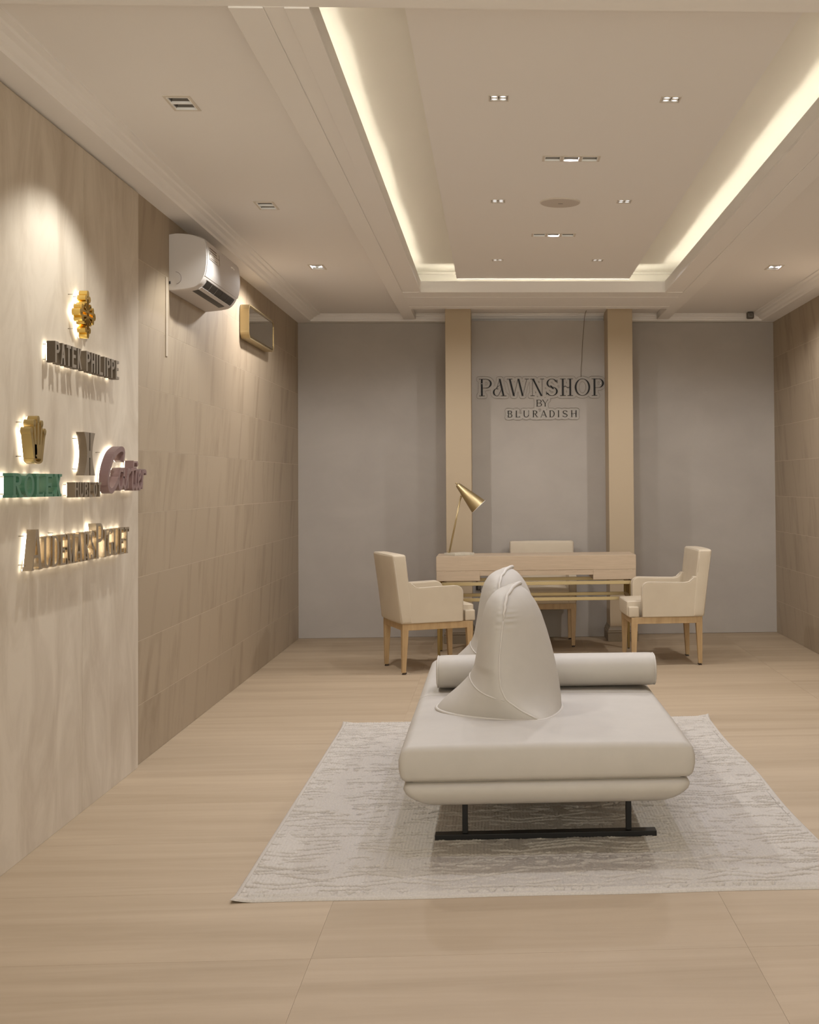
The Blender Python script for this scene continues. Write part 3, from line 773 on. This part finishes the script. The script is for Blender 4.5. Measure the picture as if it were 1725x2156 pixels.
# ================================================================== LETTERING
def hb(x0, x1, y, h): return [(x0, y), (x1, y), (x1, y+h), (x0, y+h)]
def bar(x0, y0_, x1, y1_, w_): return [(x0-w_/2, y0_), (x0+w_/2, y0_), (x1+w_/2, y1_), (x1-w_/2, y1_)]
def arc(cx_, cy_, rx, ry, a0, a1, tk, tn, n=12):
    out = []
    for i in range(n):
        q = []
        for a in (a0+(a1-a0)*i/n, a0+(a1-a0)*(i+1)/n):
            a = math.radians(a); q.append(((cx_+rx*math.cos(a), cy_+ry*math.sin(a)), (cx_+(rx-tk)*math.cos(a), cy_+(ry-tn)*math.sin(a))))
        out.append([q[0][0], q[1][0], q[1][1], q[0][1]])
    return out
def glyph(c, W, T, t, s, sh_):
    """letter of height 1 and width W; T/t thick and thin stroke, s serif reach, sh_ serif height"""
    P_ = []
    def ser(x, top=False, wd=T):
        if s > 0: P_.append(hb(x-wd/2-s, x+wd/2+s, 1-sh_ if top else 0, sh_))
    def stem(x, wd=T, a=0, b=1, lo=True, hi=True):
        P_.append(bar(x, a, x, b, wd))
        if lo: ser(x, False, wd)
        if hi: ser(x, True, wd)
    if c == 'P':
        stem(s+T/2); P_.append(hb(s+T/2, W*.55, 1-t, t)); P_.append(hb(s+T/2, W*.55, .46, t))
        P_ += arc(W*.55, .73, W*.45, .27, -90, 90, T, t)
    elif c == 'R':
        stem(s+T/2); P_.append(hb(s+T/2, W*.5, 1-t, t)); P_.append(hb(s+T/2, W*.5, .48, t)); P_ += arc(W*.5, .74, W*.38, .26, -90, 90, T, t)
        P_.append(bar(W-T*.6, 0, W*.45, .5, T)); ser(W-T*.6)
    elif c == 'B':
        stem(s+T/2); 
        for y in (0, .5, 1-t): P_.append(hb(s+T/2, W*.55, y, t))
        P_ += arc(W*.55, .75, W*.38, .25, -90, 90, T, t); P_ += arc(W*.55, .265, W*.45, .265, -90, 90, T, t)
    elif c == 'D':
        stem(s+T/2); P_.append(hb(s+T/2, W*.45, 1-t, t)); P_.append(hb(s+T/2, W*.45, 0, t)); P_ += arc(W*.45, .5, W*.55, .5, -90, 90, T, t, 16)
    elif c == 'A':
        P_.append(bar(t/2+s, 0, W*.5-T*.2, 1, t)); P_.append(bar(W-T/2-s, 0, W*.5, 1, T)); P_.append(hb(W*.25, W*.75, .30, t)); ser(t/2+s, False, t); ser(W-T/2-s)
    elif c == 'a':   # capital A with a looped crossbar
        P_.append(bar(W-T/2-s, 0, W*.52, 1, T)); ser(W-T/2-s)
        P_.append(bar(W*.30, .42, W*.50, .97, t)); P_.append(bar(W*.28, .46, W*.55, .66, t*1.2))
        P_ += arc(W*.30, .22, W*.28, .22, 60, 300, T*.9, t); P_.append(bar(W*.42, .03, W*.66, .42, t*1.4)); P_.append(bar(W*.14, .33, W*.40, .60, t*1.3))
    elif c in 'E':
        stem(s+T/2)
        for y, e in ((0, W), (.47, W*.82), (1-t, W*.96)): P_.append(hb(s+T/2, e, y, t))
        if s: P_ += [hb(W-t, W, 0, .2), hb(W*.96-t, W*.96, .8, .2), hb(W*.82-t, W*.82, .40, .18)]
    elif c == 'F':
        stem(s+T/2); P_ += [hb(s, W, 1-t, t), hb(s, W*.8, .47, t)]
    elif c == 'G':
        P_ += arc(W*.5, .5, W*.5, .5, 45, 330, T, t, 20); P_.append(bar(W-T/2, .08, W-T/2, .45, T)); P_.append(hb(W*.6, W, .42, t))
    elif c == 'H':
        stem(s+T/2); stem(W-s-T/2); P_.append(hb(s+T*.4, W-s-T*.4, .47, t))
    elif c == 'h':   # H whose crossbar is a wave
        stem(s+T/2); stem(W-s-T/2); xx = np.linspace(s+T, W-s-T, 9)
        for a, b in zip(xx, xx[1:]):
            fa = lambda x: .50+.05*math.sin((x-xx[0])/(xx[-1]-xx[0])*2*PI)
            P_.append([(a, fa(a)), (b, fa(b)), (b, fa(b)+t*1.6), (a, fa(a)+t*1.6)])
    elif c == 'I': stem(W/2)
    elif c == 'K': stem(s+T/2); P_.append(bar(s+T, .40, W-t-s, 1, t)); P_.append(bar(W-T/2-s, 0, W*.38, .60, T)); ser(W-t-s, True, t); ser(W-T/2-s)
    elif c == 'L': stem(s+T/2); P_.append(hb(s, W, 0, t)); P_.append(hb(W-t, W, 0, .2 if s else t))
    elif c == 'M':
        stem(s+t/2, t); stem(W-s-T/2, T); P_.append(bar(W*.5, 0, s+T/2, 1, T)); P_.append(bar(W*.5, 0, W-s-T/2, 1, t))
    elif c == 'N': stem(s+t/2, t, lo=True, hi=False); stem(W-s-t/2, t, lo=False); P_.append(bar(W-s-T/2, 0, s+T*.4, 1, T)); ser(s+t/2, True, t)
    elif c in 'OQ': P_ += arc(W*.5, .5, W*.5, .5, 0, 360, T, t, 28)
    elif c == 'S':
        P_ += arc(W*.5, .735, W*.44, .265, 20, 270, T*.95, t, 16); P_ += arc(W*.5, .265, W*.48, .265, -160, 90, T*.95, t, 16)
        P_.append(bar(W*.62, .40, W*.38, .60, T*1.1))
        if s: P_ += [hb(W*.90, W*.95, .74, .2), hb(W*.03, W*.08, .06, .2)]
    elif c == 'T':
        stem(W/2, hi=False); P_.append(hb(0, W, 1-t, t))
        if s: P_ += [hb(0, t, .82, .18), hb(W-t, W, .82, .18)]
    elif c == 'U':
        stem(s+T/2, T, .3, 1, False); stem(W-s-t/2, t, .3, 1, False); P_ += arc(W*.5, .32, W*.5-s, .32, 180, 360, T, t, 14)
    elif c == 'W':
        P_.append(bar(W*.30, 0, T/2+s*.6, 1, T)); P_.append(bar(W*.30, 0, W*.50, 1, t)); P_.append(bar(W*.72, 0, W*.52, 1, T)); P_.append(bar(W*.72, 0, W-t-s*.6, 1, t))
        ser(T/2+s*.6, True); ser(W-t-s*.6, True, t)
    elif c == 'X':
        P_.append(bar(W-T/2-s, 0, T/2+s, 1, T)); P_.append(bar(t/2+s, 0, W-t/2-s, 1, t))
        for x, tp in ((W-T/2-s, 0), (T/2+s, 1), (t/2+s, 0), (W-t/2-s, 1)): ser(x, bool(tp), T*.6)
    elif c == 'Y':
        stem(W/2, T, 0, .5, True, False); P_.append(bar(W/2, .45, T/2, 1, T)); P_.append(bar(W/2, .45, W-t, 1, t)); ser(T/2+s*.5, True); ser(W-t-s*.5, True, t)
    return P_

# --- sign on the back wall: black letters on one clear contour-cut sheet
SY = YB-.14
sgn_ = thing('wall_sign', 'clear contour-cut sign with three lines of black lettering between the cream pilasters', 'sign', (.378, SY, 2.0))
K = .000835; zx = lambda z: -.176+(z-170)*K+.0             # metres from zoomed sheet marks
rows = []
for ch_, a, b in (('P',230,357),('a',365,502),('W',515,722),('N',742,880),('S',895,1018),('h',1038,1168),('O',1185,1340),('P',1355,1478)): rows.append((ch_, a, b, 2.007, .143, .105, .022, .11, .03))
for ch_, a, b in (('B',800,856),('Y',858,918)): rows.append((ch_, a, b, 1.919, .056, .12, .05, .05, .04))
for ch_, a, b in (('B',512,560),('L',592,636),('U',670,728),('R',762,814),('A',840,906),('D',930,982),('I',1010,1032),('S',1060,1112),('H',1145,1204)): rows.append((ch_, a, b, 1.829, .056, .13, .06, .05, .045))
SX0 = -.1355
allpoly = []
for ch_, a, b, z, h_, T, t, s, sh_ in rows:
    x0 = SX0+(a-230)*K; W = (b-a)*K/h_
    if ch_ == 'S' and h_ > .1: s = .01
    pol = [[(x0+u*h_-.378, z+v*h_-2.0) for u, v in q] for q in glyph(ch_, W, T, t, s, sh_)]
    allpoly += pol; mb = MB()
    for i, q in enumerate(pol): mb.prism(q, lambda u, v, d: (u, d, v), -.0105-.00002*(i % 7), -.0085)
    mb.build('letter', M['vinyl'], sgn_)
def contour_sheet():
    seg = []
    for q in allpoly:
        for i in range(len(q)): seg.append((*q[i], *q[(i+1) % len(q)]))
    Sg = np.array(seg); x0, x1, z0_, z1_ = -.56, .57, -.215, .19; st = .005
    gx = np.arange(x0, x1, st); gz = np.arange(z0_, z1_, st); G = np.stack(np.meshgrid(gx, gz), -1).reshape(-1, 2)
    D = np.full(len(G), 9.0)
    for a, b, c, d in Sg:
        ab = np.array((c-a, d-b)); l2 = (ab**2).sum()+1e-12
        t = np.clip(((G-[a, b])@ab)/l2, 0, 1); D = np.minimum(D, ((G-[a, b]-t[:, None]*ab)**2).sum(1))
    D = (.0215-np.sqrt(D)).reshape(len(gz), len(gx))
    sheet = MB(); rim = MB()
    for j in range(len(gz)-1):
        for i in range(len(gx)-1):
            cs = [(gx[i], gz[j], D[j, i]), (gx[i+1], gz[j], D[j, i+1]), (gx[i+1], gz[j+1], D[j+1, i+1]), (gx[i], gz[j+1], D[j+1, i])]
            pos = [c[2] > 0 for c in cs]
            if not any(pos): continue
            poly = []; cut = []
            for a in range(4):
                p, q = cs[a], cs[(a+1) % 4]
                if p[2] > 0: poly.append((p[0], p[1]))
                if (p[2] > 0) != (q[2] > 0):
                    t = p[2]/(p[2]-q[2]); c = (p[0]+(q[0]-p[0])*t, p[1]+(q[1]-p[1])*t); poly.append(c); cut.append(c)
            if len(poly) >= 3: sheet.add([(u, -.0080, v) for u, v in poly], [tuple(range(len(poly)))])
            if len(cut) == 2:
                (a, b), (c, d) = cut; l = math.hypot(c-a, d-b)
                if l > 1e-6:
                    nx_, nz_ = -(d-b)/l*.0009, (c-a)/l*.0009
                    rim.prism([(a-nx_, b-nz_), (c-nx_, d-nz_), (c+nx_, d+nz_), (a+nx_, b+nz_)], lambda u, v, dd: (u, dd, v), -.0085, -.0040)
    sheet.build('acrylic_sheet', M['acrylic'], sgn_); rim.build('sheet_edge', M['edge'], sgn_)
contour_sheet()
for x, z in ((-.49, .11), (.50, .11), (-.28, -.15), (.28, -.15)):
    MB().tube([(x, 0, z), (x, -.0115, z)], .004, 10).build('standoff_pin', M['chromel'], sgn_, True)
cb = MB().tube([(.754, YB-.30, 2.70), (.752, YB-.25, 2.695), (.747, YB-.16, 2.66), (.744, SY-.004, 2.60), (.727, SY-.003, 2.40), (.724, SY-.004, 2.30), (.717, SY-.003, 2.24), (.716, SY-.004, 2.165)], .0024, 6).build('sign_cable', M['cable'], None, True)
tag(cb, 'thin brown cable hanging from the ceiling down to the clear lettered sign', 'cable')
# socket strip and leads low on the centre bay beside the left column
so = thing('power_outlet', 'small dark power outlet with white plugs beside the left column behind the desk', 'outlet', (-.150, SY, .455))
box('plate', -.020, -.006, -.012, 0, -.055, .055, M['dark'], so, bevel=.002)
box('plug', -.006, .022, -.030, 0, -.050, -.018, M['grey'], so, bevel=.003)
box('plug', -.006, .018, -.026, 0, -.010, .010, M['white'], so, bevel=.003)
MB().tube([(.004, -.02, -.03), (.012, -.03, -.045), (.03, -.025, -.10), (.045, -.01, -.15)], .0025, 6).build('lead', M['dark'], so, True)

# --- raised signs on the left wall
PX = XL+.014            # face of the troweled panels
FACE = {'dark_bronze': mat('bronze_lit_face', (.235, .195, .15), .5, .2), 'brown_steel': mat('steel_lit_face', (.26, .215, .165), .45, .3), 'green_enamel': mat('green_lit_face', (.075, .20, .135), .4),
        'muted_burgundy': mat('burgundy_lit_face', (.235, .155, .15), .45), 'champagne_nickel': mat('nickel_face', (.36, .30, .225), .4, .5)}  # fronts painted lighter than returns to stand in for light; nickel front darker
def raised(name, label, letters, m, y0_, z0_, h_, depth=.040, off=.020, pins=4, cat='sign', part='letter', glow=.8, upright=True):
    """letters: list of (polys in metres (u,v)); u runs away from the camera along the wall"""
    k = -(PX+off+depth)/1.56       # sizes were measured on the plane x = -1.56
    y0_, z0_ = y0_*k, 1.28+(z0_-1.28)*k
    letters = [[[(u*k, v*k) for u, v in q] for q in pol] for pol in letters]
    t = thing(name, label, cat, (PX, y0_, z0_))
    fn = lambda u, v, d: (d, u, v)
    us = []
    for pol in letters:
        mb = MB(); gl = MB()
        for i, q in enumerate(pol):
            cu = sum(p[0] for p in q)/len(q); cv = sum(p[1] for p in q)/len(q); sh_k = 1-.004*(i % 4)
            mb.prism([(cu+(p[0]-cu)*sh_k, cv+(p[1]-cv)*sh_k) for p in q], fn, off+.00005*(i % 7), off+depth+.00005*(i % 9))
            gl.prism([(cu+(p[0]-cu)*glow, cv+(p[1]-cv)*glow) for p in q], fn, off-.002, off-.0002)
            us += [p[0] for p in q]
        lt = mb.build(part, m, t); gl.build('backlight', M['led'], lt)
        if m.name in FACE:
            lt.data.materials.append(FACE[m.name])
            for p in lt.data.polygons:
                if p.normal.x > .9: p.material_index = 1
    lo, hi = min(us), max(us); vs = [p[1] for pol in letters for q in pol for p in q]; vb, vt = min(vs), max(vs)
    for i in range(pins):
        u = lo+.004 if i < 2 else lo+(hi-lo)*(i-1)/(pins-1)
        v = vb+(vt-vb)*(.15 if i % 2 else .85)
        MB().tube([(0, u, v), (off+.004, u, v)], .0016, 6).build('standoff_pin', M['pin'], t, True)
    return t
def word(txt, x0, total, h_, T, t, s, sh_, gap=.18, widths={}, hs={}):
    ws = [widths.get(c, {'I': .30, 'M': .9, 'W': 1.0}.get(c, .60)) if c != ' ' else .35 for c in txt]
    tot = sum(ws)+gap*(len(ws)-1); k = total/tot; out = []; x = 0
    for c, w_ in zip(txt, ws):
        if c != ' ':
            W = w_*k/h_; kk = 1.0
            hh = hs.get(len(out), 1.0)
            out.append([[(x0+x*k+u*h_, v*h_*hh) for u, v in q] for q in glyph(c, W, T, t, s, sh_)])
        x += w_+gap
    return out
raised('raised_lettering', 'dark bronze backlit capital letters in a row under the gold cross emblem', word('PATEK PHILIPPE', 0, .745, .077, .20, .15, 0.0, 0, .16), M['bronze'], 4.455, 1.722, .077, .031, .014, 5)
raised('raised_lettering', 'green backlit serif capital letters under the gold crown emblem', word('ROLEX', 0, .455, .080, .26, .13, .10, .12, .10, {'O': .72, 'R': .7}), M['green'], 4.070, 1.246, .08, .032, .014, 4)
raised('raised_lettering', 'small brown steel backlit capital letters under the waisted H emblem', word('HUBLOT', 0, .305, .057, .24, .17, 0, 0, .16), M['steel'], 4.665, 1.240, .057, .031, .014, 4)
# audemars piguet: big first capitals
def small_caps():
    out = []
    u0 = 0; big = {0, 8}; txt = 'AUDEMARSPIGUET'
    ws = {'A': .078, 'U': .075, 'D': .075, 'E': .062, 'M': .092, 'R': .072, 'S': .056, 'P': .07, 'I': .036, 'G': .074, 'T': .066}
    x = 0
    for i, c in enumerate(txt):
        h_ = .138 if i in big else .110; w_ = ws[c]*(1.35 if i in big else 1)
        out.append([[(x+u*h_, v*h_) for u, v in q] for q in glyph(c, w_/h_, .19, .075, .05, .05)])
        x += w_+.008
    k = 1.115/x
    return [[[(u*k, v) for u, v in q] for q in p] for p in out]
raised('raised_lettering', 'polished champagne metal backlit letters, lowest lettering on the left wall', small_caps(), M['nickel'], 4.235, .998, .11, .031, .014, 5)
# script word
def stroke(pts, w_):
    out = []
    n_ = len(pts)
    for i in range(n_-1):
        (a, b), (c, d) = pts[i], pts[i+1]; l = math.hypot(c-a, d-b) or 1
        w0 = w_[i] if isinstance(w_, list) else w_; w1 = w_[i+1] if isinstance(w_, list) else w_
        nx_, ny_ = -(d-b)/l, (c-a)/l; ex, ey = (c-a)/l*.002, (d-b)/l*.002
        out.append([(a-ex+nx_*w0/2, b-ey+ny_*w0/2), (a-ex-nx_*w0/2, b-ey-ny_*w0/2), (c+ex-nx_*w1/2, d+ey-ny_*w1/2), (c+ex+nx_*w1/2, d+ey+ny_*w1/2)])
    return out
def curve(ctrl, n_=6):
    P_ = [Vector(p) for p in ctrl]; P_ = [P_[0]]+P_+[P_[-1]]; out = []
    for i in range(1, len(P_)-2):
        for k in range(n_):
            t = k/n_; a, b, c, d = P_[i-1:i+3]
            out.append(tuple(.5*((2*b)+(c-a)*t+(2*a-5*b+4*c-d)*t*t+(-a+3*b-3*c+d)*t**3)))
    out.append(tuple(P_[-2])); return out
scr = [stroke(curve([(.215,.125),(.225,.165),(.175,.172),(.085,.140),(.025,.075),(.020,.020),(.060,.0),(.115,.022),(.150,.05)]), .022),
       stroke(curve([(.215,.085),(.175,.085),(.155,.045),(.165,.012),(.195,.015),(.222,.055),(.228,.085),(.222,.03),(.245,.012),(.258,.03)]), .017),
       stroke(curve([(.258,.03),(.280,.080),(.285,.085),(.278,.012)]), .016) + stroke(curve([(.283,.06),(.305,.085),(.318,.078)]), .016),
       stroke(curve([(.365,.125),(.345,.03),(.355,.008),(.378,.02)]), .017) + stroke([(.325,.088),(.405,.095)], .013),
       stroke(curve([(.405,.085),(.395,.02),(.410,.008),(.428,.025)]), .016) + stroke([(.412,.112),(.425,.118)], .018),
       stroke(curve([(.435,.045),(.465,.06),(.465,.085),(.440,.070),(.435,.025),(.455,.008),(.485,.03)]), .016),
       stroke(curve([(.498,.085),(.492,.008)]), .016) + stroke(curve([(.494,.05),(.515,.082),(.548,.082),(.552,.070)]), .017)]
raised('raised_lettering', 'muted burgundy backlit script word with a tall capital C', scr, M['burg'], 5.045, 1.262, .1, .037, .014, 4)
# crown emblem: five ball-tipped prongs on an oval foot
cr = []
for u, v, bx in ((-.062, .105, -.030), (-.034, .132, -.018), (0, .146, 0), (.034, .132, .018), (.062, .105, .030)):
    cr += [[(bx-.012, .012), (bx+.012, .012), (u+.007, v), (u-.007, v)]]
    cr += arc(u, v, .0125, .0125, 0, 360, .0124, .0124, 12)
cr += arc(0, .010, .044, .016, 0, 360, .018, .007, 20)
cr += [[(-.042, .012), (.042, .012), (.034, .060), (-.034, .060)]]
raised('crown_emblem', 'matt gold backlit five-pointed crown emblem above the green letters', [cr], M['goldmatt'], 4.295, 1.365, .15, .035, .014, 3, 'emblem', 'crown', .75)
# waisted H emblem
def wpoly(sgnu):
    P_ = []
    for v in np.linspace(0, .165, 15):
        k = abs(v-.0825)/.0825; P_.append((.030+.034*k**1.8, v))
    inner = [(.006, .165), (.006, 0)]
    return [(sgnu*u, v) for u, v in P_+inner]
he = [wpoly(-1), wpoly(1), [(-.008, .068), (.008, .068), (.008, .095), (-.008, .095)]]
raised('monogram_emblem', 'brown steel backlit waisted H emblem with centre slit above the small letters', [he], M['steel'], 4.83, 1.323, .165, .032, .014, 3, 'emblem', 'monogram', .8)
# flowered cross emblem
cx4 = []
for k in range(4):
    a = k*PI/2; ca, sa = math.cos(a), math.sin(a)
    def rt(p): return (p[0]*ca-p[1]*sa, p[0]*sa+p[1]*ca)
    arm = [[(-.010, .014), (-.004, .014), (-.006, .066), (-.016, .066)], [(.004, .014), (.010, .014), (.016, .066), (.006, .066)], [(-.018, .058), (.018, .058), (.014, .072), (-.014, .072)]]
    for q in arm: cx4.append([rt(p) for p in q])
    for (u, v, r_) in ((0, .078, .0145), (-.021, .060, .0125), (.021, .060, .0125)):
        for q in arc(u, v, r_, r_, 0, 360, r_-.0001, r_-.0001, 12): cx4.append([rt(p) for p in q])
    cx4.append([rt(p) for p in [(.012, .012), (.020, .014), (.030, .030), (.014, .020)]])
    for q in arc(.031, .031, .0115, .0115, 0, 360, .006, .006, 12): cx4.append([rt(p) for p in q])
for q in arc(0, 0, .017, .017, 0, 360, .009, .009, 16): cx4.append(q)
raised('cross_emblem', 'polished gold backlit flowered cross emblem, highest on the left wall', [cx4], M['gold'], 4.805, 1.940, .18, .032, .014, 4, 'emblem', 'cross', .75)
